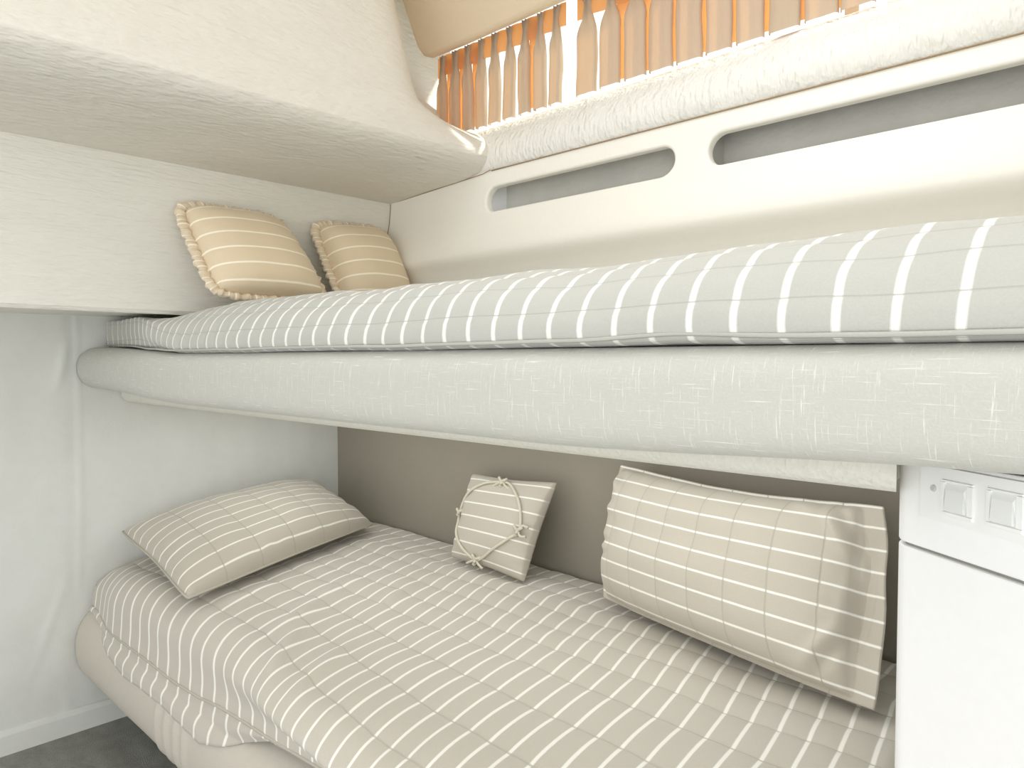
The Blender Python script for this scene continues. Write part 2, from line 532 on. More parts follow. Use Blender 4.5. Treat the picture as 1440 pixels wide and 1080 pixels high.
def curtain(name, label, x0, x1, n, w, open_gaps, seed, depth, y=1.50):
    root = empty(name, ((x0 + x1) / 2, y, CZ1), label, 'curtain', 'pleated curtains across the window')
    P = []; B = []
    pitch = (x1 - x0) / n
    for k in range(n):
        xc = x0 + (k + 0.5) * pitch
        P.append(pleat(xc, w * (0.94 + 0.1 * random.random()), y, CZ0 + 0.004 * nz(k * 1.3, seed), CZ1, depth, 0.008 * nz(k * 2.2, seed + 4), k + seed))
        if k not in open_gaps and k < n - 1:
            xa, xb = xc + w * 0.15, xc + pitch - w * 0.15
            gv, gf = grid(6, 14, lambda a, t: (xa + (xb - xa) * a, y + 0.016 + 0.004 * math.sin(a * PI), CZ1 - 0.01 + (CZ0 + 0.028 - CZ1) * t))
            B.append((gv, gf))
    v, f = join(*P)
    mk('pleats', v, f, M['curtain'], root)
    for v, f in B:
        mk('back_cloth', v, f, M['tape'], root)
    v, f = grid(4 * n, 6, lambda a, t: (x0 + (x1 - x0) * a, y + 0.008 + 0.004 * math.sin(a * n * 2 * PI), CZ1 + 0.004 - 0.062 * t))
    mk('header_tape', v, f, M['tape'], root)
    return root
curtain('curtain', 'short beige pleated curtain with gaps between its folds, beside the raking wall', -1.79, -1.262, 9, 0.040, {3, 4, 5, 7}, 1, 0.016)
curtain('curtain', 'longer beige pleated curtain with close flat folds, running above the long slots', -1.225, 0.12, 18, 0.064, {0}, 20, 0.012)

# ------------------------------------------------------------------ upper bunk
ub = empty('upper_bunk', (-1.2, 0.72, 1.0), 'upper bunk platform with a long linen padded front rail', 'bunk')
def rail_prof(x):
    k = sm(-1.7, -2.42, x)
    up_ = 0.0165 * sm(-0.62, -0.10, x)
    zc = 1.083 + 0.020 * k + up_ / 2; b = 0.061 - up_ / 2; n = 3.4 - 1.3 * k; a = 0.058
    zc -= 0.0
    pts = []
    for i in range(33):
        t = PI / 2 + PI * i / 32
        c, s = math.cos(t), math.sin(t)
        pts.append((0.710 - a * abs(c) ** (2 / n), zc + b * math.copysign(abs(s) ** (2 / n), s)))
    pts.append((0.775, zc - b)); pts.append((0.775, zc + b))
    w = 0.0016 * nz(x * 7, 3)
    return [(y + w, z) for y, z in pts]
xs = [XW + 0.006 + (0.155 - XW - 0.006) * k / 160 for k in range(161)]
v, f = extrude_x(rail_prof, 35, xs)
mk('front_rail', v, f, M['linen'], ub)
bp = [(0.822, 1.042), (0.782, 1.042), (0.776, 1.030), (0.777, 1.014), (0.784, 1.002), (0.795, 0.9955), (0.822, 0.993)]
lip = extrude_x(lambda x: bp, len(bp), [XW + 0.006, -1.5, -0.7, -0.2350])
# right end of the lip slants along the camera ray, hiding its end cap
lip = ([(-0.2885 * y if x > -0.3 else x, y, z) for x, y, z in lip[0]], lip[1])
v, f = join(lip, box(XW + 0.006, -0.258, 0.822, 1.552, 0.993, 1.042))
mk('underside', v, f, M['knit'], ub, smooth=True).modifiers.new('flat ends', 'EDGE_SPLIT')
v, f = box(XW + 0.02, 0.15, 0.778, 1.455, 1.044, 1.14)
mk('bunk_board', v, f, M['board'], ub, smooth=False)

def quilt_up_pt(t, x, W):
    """t: 0 at the hem, up the bulging front, over the top to the hull"""
    P = W
    s = t * (len(P) - 1); i = min(int(s), len(P) - 2); k = s - i
    return P[i][0] + (P[i + 1][0] - P[i][0]) * k, P[i][1] + (P[i + 1][1] - P[i][1]) * k
def arc_table(prof, n):
    P = [Vector((p.x, p.y)) for p in smooth_path([(y, z, 0) for y, z in prof], 12)]
    L = [0]
    for a, b in zip(P, P[1:]): L.append(L[-1] + (b - a).length)
    tot = L[-1]; out = []; j = 0
    for i in range(n):
        s = tot * i / (n - 1)
        while j < len(L) - 2 and L[j + 1] < s: j += 1
        k = (s - L[j]) / max(1e-9, L[j + 1] - L[j])
        p = P[j].lerp(P[j + 1], k)
        t = (P[j + 1] - P[j]).normalized()
        out.append((p.x, p.y, -t.y, t.x, s))          # y, z, normal(y,z) pointing out/up, arc length
    return out
up = [(0.690, 1.1445), (0.672, 1.1455), (0.665, 1.154), (0.664, 1.166), (0.668, 1.185), (0.684, 1.209), (0.706, 1.229), (0.735, 1.244), (0.78, 1.255), (0.86, 1.264), (1.0, 1.268), (1.2, 1.268), (1.38, 1.266), (1.402, 1.258), (1.408, 1.24)]
NT_ = 110
AT = arc_table(up, NT_)
qx0, qx1, NX = -2.448, 0.14, 520
v = []; uv = []; f = []
for i in range(NX):
    x = qx0 + (qx1 - qx0) * i / (NX - 1)
    squash = sm(-1.72, -2.06, x)
    for j, (y, z, ny, nzv, s) in enumerate(AT):
        sx = x + 0.0035 * nz(x * 5, s * 9, 3) + 0.006 * nz(x * 2.2, s * 4, 8)
        q = abs(math.sin(PI * (s - 0.018) / 0.046)) ** 0.6
        d = 0.0030 * q - 0.002
        d += 0.006 * nz(x * 5.5, s * 8, 1.5) * sm(0.0, 0.05, s) + 0.003 * nz(x * 14, s * 13, 4) * sm(0.01, 0.05, s)
        d += 0.0035 * math.sin(x * 2 * PI / 0.0487 + 1.2) * sm(0.01, 0.04, s) * sm(0.16, 0.10, s) * sm(-1.2, -1.9, x)
        zz = z
        lift = 0.021 * sm(-1.7, -2.40, x)
        zz = 1.1445 + lift * sm(1.22, 1.15, z) + (z - 1.1445) * (1 - 0.20 * squash)
        zz += 0.006 * sm(-0.9, -1.5, x) * sm(1.16, 1.25, z) * (1 - squash)
        if s < 0.03: zz += 0.003 * nz(x * 6, 2.2) * sm(0.03, 0.0, s)
        fold = 0.006 * math.exp(-((x + 0.40) / 0.07) ** 2) * sm(0.04, 0.0, s)
        py = y + ny * d * (1 - 0.5 * squash) * (1 if s < 0.72 else 0.3) + 0.066 * sm(-1.55, -2.42, x) ** 1.3 * sm(0.35, 0.12, s)
        pz = zz + nzv * d * (1 - 0.7 * squash) + fold * 0.6
        if x < XP + 0.02: pz = min(pz, 1.2445)
        if py > 1.40: py = 1.40
        e = sm(-1.72, -2.14, x)
        if s < 0.2:
            bz = 1.1655 + 0.078 * min(1.0, s / 0.075); by = 0.669 + 0.066 * sm(-1.55, -2.42, x) ** 1.3 + 0.05 * max(0.0, (s - 0.075) / 0.125)
            k = e * sm(0.2, 0.12, s)
            pz += (min(bz, 1.2440) + nzv * d * 0.4 - pz) * k; py += (by + ny * d * 0.5 - py) * k
        v.append((x, py, pz)); uv.append(((sx + 0.146) / 0.0487 + 0.5, (s - 0.018) / 0.046))
    # underside
for i in range(NX - 1):
    for j in range(NT_ - 1):
        a = i * NT_ + j
        f.append((a, a + 1, a + NT_ + 1, a + NT_))
b0 = len(v)
for i in range(NX):
    x = qx0 + (qx1 - qx0) * i / (NX - 1)
    v.append((x, 0.72 + 0.06 * sm(-1.55, -2.42, x), 1.1445 + 0.021 * sm(-1.7, -2.40, x))); uv.append(((x + 0.146) / 0.0487 + 0.5, 0.3))
    v.append((x, 1.40, 1.1445)); uv.append(((x + 0.146) / 0.0487 + 0.5, 0.3))
for i in range(NX - 1):
    a = i * NT_; c = a + NT_; p = b0 + 2 * i
    f.append((a, c, p + 2, p)); f.append((p, p + 2, p + 3, p + 1)); f.append((p + 1, p + 3, c + NT_ - 1, a + NT_ - 1))
f.append(tuple([j for j in range(NT_)] + [b0 + 1, b0])); e = (NX - 1) * NT_
f.append(tuple([e + j for j in range(NT_ - 1, -1, -1)] + [b0 + 2 * (NX - 1), b0 + 2 * (NX - 1) + 1]))
q1 = empty('quilt', (-1.2, 1.03, 1.147), 'pale grey striped quilt on the upper bunk mattress, stripes running across', 'quilt', None)
mk('cover', v, f, M['quilt_up'], q1, uv)
pts = [(x, 0.6640 + 0.0015 * nz(x * 9) + 0.066 * sm(-1.55, -2.42, x) ** 1.3, 1.1505 + 0.021 * sm(-1.7, -2.40, x) + 0.003 * nz(x * 6, 2.2) + 0.007 * math.exp(-((x + 0.40) / 0.08) ** 2)) for x in [qx0 + 0.01 + (qx1 - qx0 - 0.02) * k / 200 for k in range(201)]]
v, f = tube(pts, 0.0026, 6)
mk('piping', v, f, M['piping_grey'], q1)

# ------------------------------------------------------------------ lower bunk
lb = empty('lower_bunk', (-1.2, 0.72, 0.0), 'lower bunk base with a rounded beige padded front edge above the carpet', 'bunk')
def low_prof(x):
    pts = []
    for i in range(33):
        t = PI / 2 + PI * i / 32
        c, s = math.cos(t), math.sin(t); n = 2.25
        y = 0.725 - 0.093 * abs(c) ** (2 / n); z = 0.258 + 0.118 * math.copysign(abs(s) ** (2 / n), s)
        w = 0.0
        for xc in (-1.80, -1.745, -1.69, -1.64):
            w += 0.007 * math.exp(-((x - xc - 0.05 * (z - 0.25)) / 0.012) ** 2)
        w *= sm(0.14, 0.2, z) * sm(0.36, 0.28, z)
        w += 0.003 * nz(x * 4, z * 6)
        pts.append((y - w, z))
    pts.append((0.80, 0.14)); pts.append((0.80, 0.376))
    return pts
xs = [XW + 0.012 + (-0.285 - XW) * k / 260 for k in range(261)]
v, f = extrude_x(low_prof, 35, xs)
mk('front_bolster', v, f, M['bolster'], lb)
v, f = box(XW + 0.02, -0.270, 0.80, 1.55, 0.0, 0.376)
mk('plinth', v, f, M['dark'], lb, smooth=False)

# lower quilt
def slope(p): return max(-0.43, -0.105 + 0.241 * p)
def stripe_p(x, y):
    p = x
    for _ in range(14): p = x - slope(p) * (min(y, 1.35) - 0.8) - 0.30 * 0
    return p
def stripe_u(p):
    # stripes gather closer towards the foot of the bed
    if p > -1.25: return (p + 0.643) / 0.0438
    a = (-1.25 + 0.643) / 0.0438
    q = -1.25 - p
    r = min(q, 0.3)
    g = r / 0.0438 + (r * r / 0.6) * (1 / 0.064 - 1 / 0.0438)
    if q > 0.3: g += (q - 0.3) / 0.064
    return a - g
lq = [(0.690, 0.372), (0.664, 0.368), (0.650, 0.374), (0.648, 0.392), (0.655, 0.43), (0.668, 0.47), (0.688, 0.503), (0.716, 0.524), (0.76, 0.535), (0.86, 0.538), (1.0, 0.536), (1.25, 0.534), (1.50, 0.534), (1.535, 0.528), (1.548, 0.510)]
NTL = 200
AL = arc_table(lq, NTL)
lx0, lx1, NXL = -2.440, -0.262, 480
RID = [(-1.36, 0.78, 0.12, 0.013, 0.9), (-1.22, 0.80, 0.10, 0.010, 0.7), (-1.50, 0.86, 0.12, 0.012, 0.5), (-1.60, 0.97, 0.11, 0.010, 0.4), (-1.75, 0.90, 0.10, 0.008, 0.3), (-1.46, 1.08, 0.10, 0.007, 0.6), (-1.05, 0.78, 0.08, 0.005, 0.6)]
v = []; uv = []; f = []
def hem_z(x): return 0.372 + 0.004 * nz(x * 3.5, 7) + pw(x, [(-1.75, 0), (-1.58, 0.011), (-1.485, 0.024), (-1.34, 0.037), (-1.1, 0.05), (-0.9, 0.052)])
def bulge(x): return pw(x, [(-2.1, -0.012), (-1.9, -0.022), (-1.5, -0.025), (-1.33, -0.05), (-1.16, -0.085), (-0.94, -0.112), (-0.25, -0.13)])
def topfall(x, y):
    t = 0.035 * sm(-1.95, -2.42, x) * sm(1.05, 0.70, y) + 0.020 * sm(-2.36, -2.44, x)
    t += 0.05 * sm(-0.34, -0.262, x)
    return t
for i in range(NXL):
    x = lx0 + (lx1 - lx0) * i / (NXL - 1)
    for j, (y, z, ny, nzv, s) in enumerate(AL):
        q = abs(math.sin(PI * (y - 1.03) / 0.088)) ** 0.55 if y > 0.70 else 0.7
        top = sm(0.02, 0.16, s)
        d = 0.0038 * q - 0.002
        pp = stripe_p(x, y)
        uu = stripe_u(pp)
        d += 0.0016 * abs(math.sin(PI * uu)) * sm(0.70, 0.76, y)
        d += top * (0.005 * nz(x * 4.5, y * 5, 0.3) + 0.0035 * nz(x * 11, y * 9, 2.3))
        for (rx, ry, rl, ra, ang) in RID:
            dx, dy = x - rx, y - ry
            dx += 0.02 * nz(y * 9, rx * 5)
            a = dx * math.cos(ang) + dy * math.sin(ang); b = -dx * math.sin(ang) + dy * math.cos(ang)
            d += ra * math.exp(-(a / 0.022) ** 2 - (b / rl) ** 2)
        h = sm(0.37, 0.54, z)
        fall = topfall(x, y) * h
        hem = hem_z(x) - 0.372
        py = y + ny * d; pz = z + nzv * d - fall + hem * (1 - h)
        py += bulge(x) * sm(0.40, 0.515, z) * sm(1.10, 0.74, y)
        py = min(py + 0.03 * sm(-2.15, -2.43, x) * sm(0.9, 0.7, y), 1.549)
        v.append((x, py, pz))
        uv.append((uu + 0.5 + 0.10 * nz(x * 4, y * 4, 6), (y - 1.03) / 0.088 if y > 0.71 else -3.6))
for i in range(NXL - 1):
    for j in range(NTL - 1):
        a = i * NTL + j
        f.append((a, a + 1, a + NTL + 1, a + NTL))
b0 = len(v)
for i in range(NXL):
    x = lx0 + (lx1 - lx0) * i / (NXL - 1)
    v.append((x, 0.73, max(0.384, hem_z(x) + 0.004))); uv.append((0.5, 0.25))
    v.append((x, 1.545, 0.384)); uv.append((0.5, 0.25))
for i in range(NXL - 1):
    a = i * NTL; c = a + NTL; p = b0 + 2 * i
    f.append((a, c, p + 2, p)); f.append((p, p + 2, p + 3, p + 1)); f.append((p + 1, p + 3, c + NTL - 1, a + NTL - 1))
f.append(tuple([j for j in range(NTL)] + [b0 + 1, b0])); e = (NXL - 1) * NTL
f.append(tuple([e + j for j in range(NTL - 1, -1, -1)] + [b0 + 2 * (NXL - 1), b0 + 2 * (NXL - 1) + 1]))
q2 = empty('quilt', (-1.3, 1.1, 0.377), 'rumpled beige striped quilt covering the lower bunk and draping over its edge', 'quilt')
mk('cover', v, f, M['quilt_low'], q2, uv)
pts = [(x, 0.6475 + 0.03 * sm(-2.15, -2.43, x), hem_z(x) + 0.004) for x in [lx0 + 0.008 + (lx1 - lx0 - 0.02) * k / 200 for k in range(201)]]
v, f = tube(pts, 0.0036, 6)
mk('piping', v, f, M['piping'], q2)
# the slack under-layer that hangs below the hem
ux0, ux1 = -2.43, -1.12
def under(a, t):
    x = ux0 + (ux1 - ux0) * a
    lo = pw(x, [(-2.43, 0.362), (-2.3, 0.345), (-2.15, 0.318), (-2.02, 0.306), (-1.78, 0.314), (-1.55, 0.303), (-1.44, 0.335), (-1.28, 0.398), (-1.12, 0.42)]) + 0.003 * nz(x * 9, 1.5)
    hi = hem_z(x) + 0.010
    z = hi + (lo - hi) * t
    bul = 0.010 * math.sin(PI * min(1, t * 1.05))
    r = 0.725 - 0.093 * (max(0.0, 1 - abs((z - 0.258) / 0.118) ** 2.25)) ** (1 / 2.25)
    y = min(0.656, r - 0.008) + 0.02 * sm(-2.15, -2.43, x) - bul - 0.002 * nz(x * 20, t * 3)
    return (x, y, z)
v, f = grid(200, 14, under)
uv = [(stripe_u(stripe_p(p[0], 0.66)) + 0.5, 0.25) for p in v]
o = mk('under_layer', v, f, M['quilt_low'], q2, uv)
sd = o.modifiers.new('cloth thickness', 'SOLIDIFY'); sd.thickness = 0.004; sd.offset = -1

# ------------------------------------------------------------------ pillows
def pillow_surface(c, thick, nrm, rows, cols, n_stripe, n_quilt, back=0.45, pinch=0.05, puff=0.004, seed=0, power=0.42, nu=90, nv=60, wr=0.004, flange=0.0, fl_end=None, rc=0.03, swap=False, bow=None):
    """c: corners bl, br, tr, tl; u runs bl->br, v runs bl->tl.  returns body mesh, uv and a point function"""
    BL, BR, TR, TL = [Vector(p) for p in c]
    N = Vector(nrm).normalized()
    def edge(u, v):
        uu, vv = u, v
        # edges draw in between the corners
        pu = pinch * math.sin(PI * v); pv = pinch * math.sin(PI * u)
        uu = 0.5 + (u - 0.5) * (1 - pu * (abs(u - 0.5) * 2) ** 2)
        vv = 0.5 + (v - 0.5) * (1 - pv * (abs(v - 0.5) * 2) ** 2)
        k = 1 - rc * (abs(2 * u - 1) * abs(2 * v - 1)) ** 3.5
        uu = 0.5 + (uu - 0.5) * k; vv = 0.5 + (vv - 0.5) * k
        p = BL * (1 - uu) * (1 - vv) + BR * uu * (1 - vv) + TR * uu * vv + TL * (1 - uu) * vv
        if bow: p = p + Vector(bow(u, v))
        return p
    def hgt(u, v):
        fl = flange; fe = fl if fl_end is None else (fl_end if u > 0.5 else fl)
        a = max(0, 1 - (abs(2 * u - 1) / (1 - fe)) ** 2.4) if abs(2 * u - 1) < 1 - fe else 0
        b = max(0, 1 - (abs(2 * v - 1) / (1 - fl)) ** 2.4) if abs(2 * v - 1) < 1 - fl else 0
        return (a * b) ** power
    def pt(u, v, side):
        p = edge(u, v); h = hgt(u, v)
        k = thick * h * (1 if side > 0 else back)
        if side > 0:
            if n_quilt: k += puff * h * (abs(math.sin(PI * u * n_quilt)) ** 0.5 - 0.5)
            k += wr * h * nz(u * 4 + seed, v * 4, seed) 
            ed = 1 - min(1, min(u, 1 - u) * 7); ed2 = 1 - min(1, min(v, 1 - v) * 7)
            k += wr * 1.3 * h * (ed * math.sin(v * 40 + 5 * nz(seed, v * 5)) + 0.5 * ed2 * math.sin(u * 40 + 5 * nz(seed + 3, u * 5)))
        if flange and side > 0:
            for (fu, fv, ln, an, am) in ((0.90, 0.80, 0.16, 0.5, 0.012), (0.93, 0.50, 0.22, -0.15, 0.010), (0.88, 0.22, 0.14, -0.6, 0.012), (0.06, 0.86, 0.12, 0.7, 0.008), (0.80, 0.93, 0.10, 1.2, 0.006)):
                du, dv = (u - fu) * 2.0, v - fv
                a = du * math.cos(an) + dv * math.sin(an); b = -du * math.sin(an) + dv * math.cos(an)
                k += am * math.exp(-(a / 0.03) ** 2 - (b / ln) ** 2) - 0.8 * am * math.exp(-((a - 0.055) / 0.025) ** 2 - (b / ln) ** 2)
        if flange:      # the loose border ripples
            o = 1 - min(1.0, h * 1.6)
            p = p + N * (o * (0.016 * nz(v * 4.2, u * 3, seed + 1.5) * (1 if u > 0.8 else 0.5) + 0.012 * nz(u * 6, v * 3, seed + 7)))
        return p + N * (k if side > 0 else -k) + N * (0.0015 if side > 0 else -0.0015)
    V = []; UV = []; F = []
    def suv(u, v): return (v * n_stripe, u * max(1, n_quilt))
    for side in (1, -1):
        for j in range(nv):
            for i in range(nu):
                u, w = i / (nu - 1), j / (nv - 1)
                V.append(tuple(pt(u, w, side))); UV.append(suv(u, w))
    S = nu * nv
    for j in range(nv - 1):
        for i in range(nu - 1):
            a = j * nu + i
            F.append((a, a + 1, a + nu + 1, a + nu)); F.append((S + a, S + a + nu, S + a + nu + 1, S + a + 1))
    ring = [i for i in range(nu)] + [j * nu + nu - 1 for j in range(1, nv)] + [(nv - 1) * nu + i for i in range(nu - 2, -1, -1)] + [j * nu for j in range(nv - 2, 0, -1)]
    for a, b in zip(ring, ring[1:] + ring[:1]):
        F.append((a, S + a, S + b, b))
    return V, F, UV, pt, edge, N

# long pillow against the left wall
c = [(-1.70, 0.665, 0.570), (-2.045, 1.435, 0.568), (-2.405, 1.400, 0.672), (-2.405, 0.745, 0.600)]
r = empty('pillow', (-2.1, 1.05, 0.56), 'long flat striped pillow lying on the lower bunk against the bulkhead wall', 'pillow')
V, F, UV, pt, edge, N = pillow_surface(c, 0.10, (0.35, -0.12, 0.95), 0, 0, 10.5, 6, back=0.18, pinch=0.05, seed=2, wr=0.008, power=0.46)
mk('pillow_case', V, F, M['pillow'], r, UV)
ring = [edge(u, 0) for u in np.linspace(0, 1, 40)] + [edge(1, u) for u in np.linspace(0.03, 1, 30)] + [edge(1 - u, 1) for u in np.linspace(0.03, 1, 40)] + [edge(0, 1 - u) for u in np.linspace(0.03, 0.97, 30)]
v, f = tube(ring, 0.0035, 6, True)
mk('piping', v, f, M['piping'], r)

# large quilted pillow propped at the foot of the lower bunk
c = [(-1.050, 1.385, 0.556), (-0.372, 1.235, 0.556), (-0.425, 1.435, 0.862), (-1.060, 1.475, 0.872)]
def bow(u, v): return (0, 0.0, -0.020 * math.sin(PI * u) * v)
r = empty('pillow', (-0.72, 1.36, 0.545), 'large quilted striped pillow standing upright beside the white cabinet', 'pillow')
V, F, UV, pt, edge, N = pillow_surface(c, 0.115, (-0.16, -0.93, 0.36), 0, 0, 8.6, 8, back=0.3, pinch=0.0, seed=5, wr=0.010, flange=0.055, fl_end=0.13, rc=0.03, power=0.40, nu=130, nv=90, bow=bow)
mk('pillow_case', V, F, M['pillow'], r, UV)

# rope cushion
c = [(-1.600, 1.390, 0.546), (-1.288, 1.375, 0.541), (-1.265, 1.485, 0.800), (-1.615, 1.490, 0.785)]
r = empty('cushion', (-1.45, 1.43, 0.54), 'small striped cushion with a knotted cord ring, propped on the taupe back wall', 'cushion')
V, F, UV, pt, edge, N = pillow_surface(c, 0.050, (0.05, -0.93, 0.36), 0, 0, 7.0, 0, back=0.5, pinch=0.07, seed=9, wr=0.004, power=0.45, nu=70, nv=60)
mk('cushion_cover', V, F, M['pillow'], r, UV)
loop = [(0.46, 0.93), (0.30, 0.88), (0.14, 0.76), (0.03, 0.60), (0.02, 0.42), (0.10, 0.27), (0.25, 0.14), (0.42, 0.045), (0.53, 0.09), (0.66, 0.22), (0.80, 0.36), (0.88, 0.46), (0.82, 0.66), (0.72, 0.80), (0.58, 0.92)]
def on(u, v, up=0.005):
    uu, vv = min(0.985, max(0.015, u)), min(0.985, max(0.015, v))
    return pt(uu, vv, 1) + N * up
path = smooth_path([tuple(on(u, v)) for u, v in loop + [loop[0]]], 8)[:-1]
v, f = tube(path, 0.0042, 7, True)
mk('cord', v, f, M['rope'], r)
for (u, w, k) in [(0.50, 0.94, 1.0), (0.03, 0.52, 0.7), (0.45, 0.055, 1.0), (0.87, 0.46, 1.0)]:
    ctr = on(u, w, 0.006)
    kp = []
    T = (Vector(c[1]) - Vector(c[0])).normalized(); B = N.cross(T)
    for q in range(40):
        a = 2 * PI * q / 40
        kp.append(tuple(ctr + T * (0.011 * k * math.sin(a) + 0.006 * k * math.sin(2 * a)) + B * (0.008 * k * math.cos(a) - 0.007 * k * math.cos(2 * a)) + N * (0.004 * k * math.sin(3 * a) + 0.003)))
    parts = [tube(kp, 0.0042, 6, True)]
    if k == 1.0:
        for sgn in (-1, 1):
            parts.append(tube(smooth_path([tuple(ctr), tuple(ctr + T * 0.016 * (1 if u > 0.6 else sgn) + B * (0.014 * sgn if u > 0.6 else -0.010) + N * 0.004), tuple(ctr + T * 0.034 * (1 if u > 0.6 else sgn) + B * (0.012 * sgn if u > 0.6 else -0.018))], 5), 0.0036, 6))
    v, f = join(*parts)
    mk('knot', v, f, M['rope'], r)

# frilled square cushions on the upper bunk
def frilled(label, c, nrm, seed, nstr):
    mid = sum((Vector(q) for q in c), Vector()) / 4
    c = [tuple(mid + (Vector(q) - mid) * 1.05) for q in c]
    base = (Vector(c[0]) + Vector(c[1])) / 2
    r = empty('cushion', tuple(base), label, 'cushion', 'frilled square cushions on the upper bunk')
    V, F, UV, pt, edge, N = pillow_surface(c, 0.085, nrm, 0, 0, nstr, 0, back=0.3, pinch=0.03, rc=0.11, seed=seed, wr=0.003, power=0.42, nu=70, nv=60)
    mk('cushion_cover', V, F, M['cushion'], r, UV)
    # gathered frill all round the edge
    per = [(u, 0.0, 0, -1) for u in np.linspace(0, 1, 90)[:-1]] + [(1.0, u, 1, 0) for u in np.linspace(0, 1, 90)[:-1]] + \
          [(1 - u, 1.0, 0, 1) for u in np.linspace(0, 1, 90)[:-1]] + [(0.0, 1 - u, -1, 0) for u in np.linspace(0, 1, 90)[:-1]]
    ctr = (Vector(c[0]) + Vector(c[1]) + Vector(c[2]) + Vector(c[3])) / 4
    U = (Vector(c[1]) - Vector(c[0])).normalized(); W = (Vector(c[3]) - Vector(c[0])).normalized()
    v = []; uvs = []; n = len(per); seg = 10; f = []
    for i, (u, w, du, dw) in enumerate(per):
        p = edge(u, w)
        # soften the outward direction at the corners
        cu = max(-1, min(1, (u - 0.5) * 2)); cw = max(-1, min(1, (w - 0.5) * 2))
        d = (U * (cu ** 5) + W * (cw ** 5))
        if d.length < 1e-3: d = U * du + W * dw
        d.normalize()
        g = 0.5 + 0.5 * math.sin(i * 0.62 + 2.0 * nz(i * 0.21, seed)) 
        wd = 0.0125 + 0.004 * nz(i * 0.3, seed + 2) + 0.002 * g; th = 0.0070 + 0.0055 * g
        if dw == -1: wd *= 0.7
        for k in range(seg):
            a = 2 * PI * k / seg
            v.append(tuple(p + d * (wd * (0.75 + math.cos(a))) + N * (th * math.sin(a) + 0.003 * math.sin(i * 0.9))))
            uvs.append((i / 5.2, 0.25))
    for i in range(n):
        for k in range(seg):
            a = i * seg + k; b = i * seg + (k + 1) % seg
            f.append((a, b, ((i + 1) % n) * seg + (k + 1) % seg, ((i + 1) % n) * seg + k))
    mk('frill', v, f, M['ruffle'], r, uvs)
frilled('frilled square striped cushion nearer the front rail, whole against the panel', [(-1.830, 0.808, 1.300), (-1.830, 1.118, 1.300), (-1.945, 1.035, 1.525), (-1.945, 0.765, 1.525)], (0.93, -0.02, 0.36), 3, 6.0)
frilled('frilled square striped cushion tucked into the corner by the slotted panel', [(-1.835, 1.185, 1.300), (-1.835, 1.432, 1.300), (-1.945, 1.400, 1.538), (-1.945, 1.160, 1.525)], (0.93, -0.02, 0.36), 13, 6.0)

# ------------------------------------------------------------------ white cabinet and its switch panel
A = Vector((-0.2480, 0.827)); Bd = Vector((0.108, -0.073)).normalized(); Nn = Vector((-Bd.y, Bd.x)) * -1   # along the face / out of the face
if Nn.dot(A) > 0: Nn = -Nn
Bp = A + Bd * 0.40
def footprint(grow=0.0):
    r_ = 0.03; out = []
    cen = A + Bd * r_ - Nn * r_
    a0 = math.atan2(-Bd.y, -Bd.x); a1 = math.atan2(Nn.y, Nn.x)
    while a1 - a0 > PI: a1 -= 2 * PI
    while a0 - a1 > PI: a1 += 2 * PI
    for k in range(13):
        a = a0 + (a1 - a0) * k / 12
        out.append((cen.x + (r_ + grow) * math.cos(a), cen.y + (r_ + grow) * math.sin(a)))
    q = Bp + Nn * grow
    out += [(q.x, q.y), (0.15, 1.05), (-0.222, 1.05)]
    return out
cab = empty('cabinet', (0.0, 0.8, 0.0), 'glossy white corner cabinet at the foot of the lower bunk', 'cabinet')
ZS = 0.9412
v, f = prism(footprint(), 0.0, ZS - 0.0025)
bevel(mk('body', v, f, M['white'], cab, smooth=True), 0.002, 2)
v, f = prism(footprint(), ZS + 0.0010, 1.031)
bevel(mk('top_section', v, f, M['white'], cab, smooth=True), 0.002, 2)
v, f = prism(footprint(-0.006), ZS - 0.004, ZS + 0.002)
mk('shadow_gap', v, f, M['gap'], cab, smooth=False)
for o in cab.children:
    for p in o.data.polygons: p.use_smooth = False

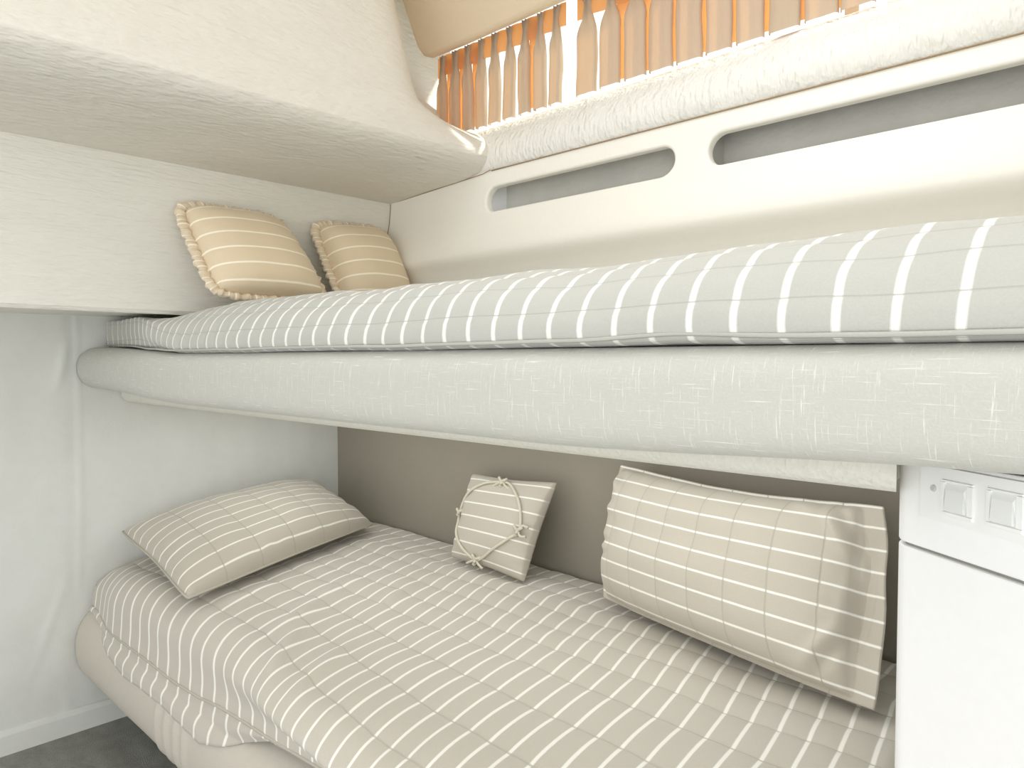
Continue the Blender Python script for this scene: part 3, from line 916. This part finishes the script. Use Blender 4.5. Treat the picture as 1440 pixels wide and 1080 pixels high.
def face_pt(s, z, out): # s along the face from A
    p = A + Bd * s + Nn * out
    return (p.x, p.y, z)
def face_box(s0, s1, z0, z1, o0, o1, ins=0.0):
    v = [face_pt(s, z, o0) for z in (z0, z1) for s in (s0, s1)] + [face_pt(s, z, o1) for z, s in ((z0 + ins, s0 + ins), (z0 + ins, s1 - ins), (z1 - ins, s0 + ins), (z1 - ins, s1 - ins))]
    f = [(0, 1, 3, 2), (4, 6, 7, 5), (0, 4, 5, 1), (1, 5, 7, 3), (3, 7, 6, 2), (2, 6, 4, 0)]
    return v, f
SW = empty('light_switch', face_pt(0.13, 0.9735, 0.0), 'white double rocker switch plate on the white cabinet under the bunk rail', 'light switch')
v, f = face_box(0.0495, 0.215, 0.9735, 1.0275, 0.0, 0.003, 0.0008)
mk('plate', v, f, M['switch'], SW, smooth=False)
for s0, z0 in ((0.0790, 0.9815), (0.1300, 0.9825)):
    wd, ht, o0, o1 = 0.036, 0.0345, 0.003, 0.0052
    v, f = join(face_box(s0, s0 + wd, z0, z0 + 0.0045, o0, o1, 0.0008), face_box(s0, s0 + wd, z0 + ht - 0.0025, z0 + ht, o0, o1, 0.0005),
                face_box(s0, s0 + 0.0035, z0 + 0.0045, z0 + ht - 0.0025, o0, o1), face_box(s0 + wd - 0.006, s0 + wd, z0 + 0.0045, z0 + ht - 0.0025, o0, o1))
    mk('bezel', v, f, M['switch'], SW, smooth=False)
    a, b, c, d = s0 + 0.0042, s0 + wd - 0.0067, z0 + 0.0052, z0 + ht - 0.003
    v = [face_pt(a, c, 0.003), face_pt(b, c, 0.003), face_pt(b, d, 0.003), face_pt(a, d, 0.003),
         face_pt(a + 0.002, c + 0.001, 0.0078), face_pt(b - 0.001, c + 0.001, 0.0078), face_pt(b - 0.003, d - 0.006, 0.0050), face_pt(a + 0.001, d - 0.006, 0.0050)]
    f = [(0, 1, 2, 3), (4, 7, 6, 5), (0, 4, 5, 1), (1, 5, 6, 2), (2, 6, 7, 3), (3, 7, 4, 0)]
    mk('rocker', v, f, M['rocker'], SW, smooth=False)
v = []; f = []
for k in range(14):
    a = 2 * PI * k / 14
    v.append(face_pt(0.0675 + 0.0036 * math.cos(a), 1.005 + 0.0036 * math.sin(a), 0.003))
for k in range(14):
    a = 2 * PI * k / 14
    v.append(face_pt(0.0675 + 0.0028 * math.cos(a), 1.005 + 0.0028 * math.sin(a), 0.0045))
f = [(k, (k + 1) % 14, 14 + (k + 1) % 14, 14 + k) for k in range(14)] + [tuple(range(14, 28))]
scr = mk('screw', v, f, M['metal'], SW, smooth=False)

# ------------------------------------------------------------------ camera
F = 1020.0
yaw = math.radians(45.86); pit = math.atan(35 / F)
fwd = Vector((-math.cos(yaw) * math.cos(pit), math.sin(yaw) * math.cos(pit), -math.sin(pit)))
rgt = Vector((math.sin(yaw), math.cos(yaw), 0)); upv = rgt.cross(fwd)
cam = bpy.data.cameras.new('camera'); co = bpy.data.objects.new('camera', cam); COL.objects.link(co)
cam.sensor_width = 36; cam.lens = 36 * F / 1440; cam.clip_start = 0.02
R = Matrix((rgt, upv, -fwd)).transposed()
co.matrix_world = Matrix.Translation((0, 0, H)) @ R.to_4x4()
sc.camera = co

# ------------------------------------------------------------------ light
w = bpy.data.worlds.new('daylight'); sc.world = w; w.use_nodes = True
bg = w.node_tree.nodes['Background']; bg.inputs[0].default_value = (0.985, 0.995, 1.0, 1); bg.inputs[1].default_value = 1.25
def area(name, loc, target, sx, sy, power, col=(1, 1, 1)):
    L = bpy.data.lights.new(name, 'AREA'); L.shape = 'RECTANGLE'; L.size = sx; L.size_y = sy; L.energy = power; L.color = col
    o = bpy.data.objects.new(name, L); COL.objects.link(o); o.location = loc
    o.rotation_euler = (Vector(target) - Vector(loc)).to_track_quat('-Z', 'Y').to_euler()
    return o
hatch = area('hatch_daylight', (-0.42, 0.85, 2.43), (-0.30, 1.0, 0), 0.8, 0.75, 2.3, (1.0, 0.99, 0.97))
hatch.data.spread = math.radians(105)
area('doorway_daylight', (0.2, -1.15, 0.85), (-1.0, 0.9, 0.75), 1.4, 1.4, 7.5, (1.0, 1.0, 1.0))
area('under_bunk_fill', (-1.25, 1.10, 0.985), (-1.25, 1.101, 0), 2.0, 0.6, 3.2, (0.97, 0.99, 1.0))  # added fill light below the upper bunk to brighten the lower bed; no fixture
sc.cycles.diffuse_bounces = 8
s = bpy.data.lights.new('sun', 'SUN'); s.energy = 5; s.angle = math.radians(3); s.color = (1, 0.95, 0.86)
so = bpy.data.objects.new('sun', s); COL.objects.link(so)
so.rotation_euler = Vector((-0.28, -0.60, -0.75)).to_track_quat('-Z', 'Y').to_euler()

vs = sc.view_settings
vs.view_transform = 'Standard'; vs.look = 'None'; vs.gamma = 1.0; vs.use_curve_mapping = False
vs.exposure = 0.45
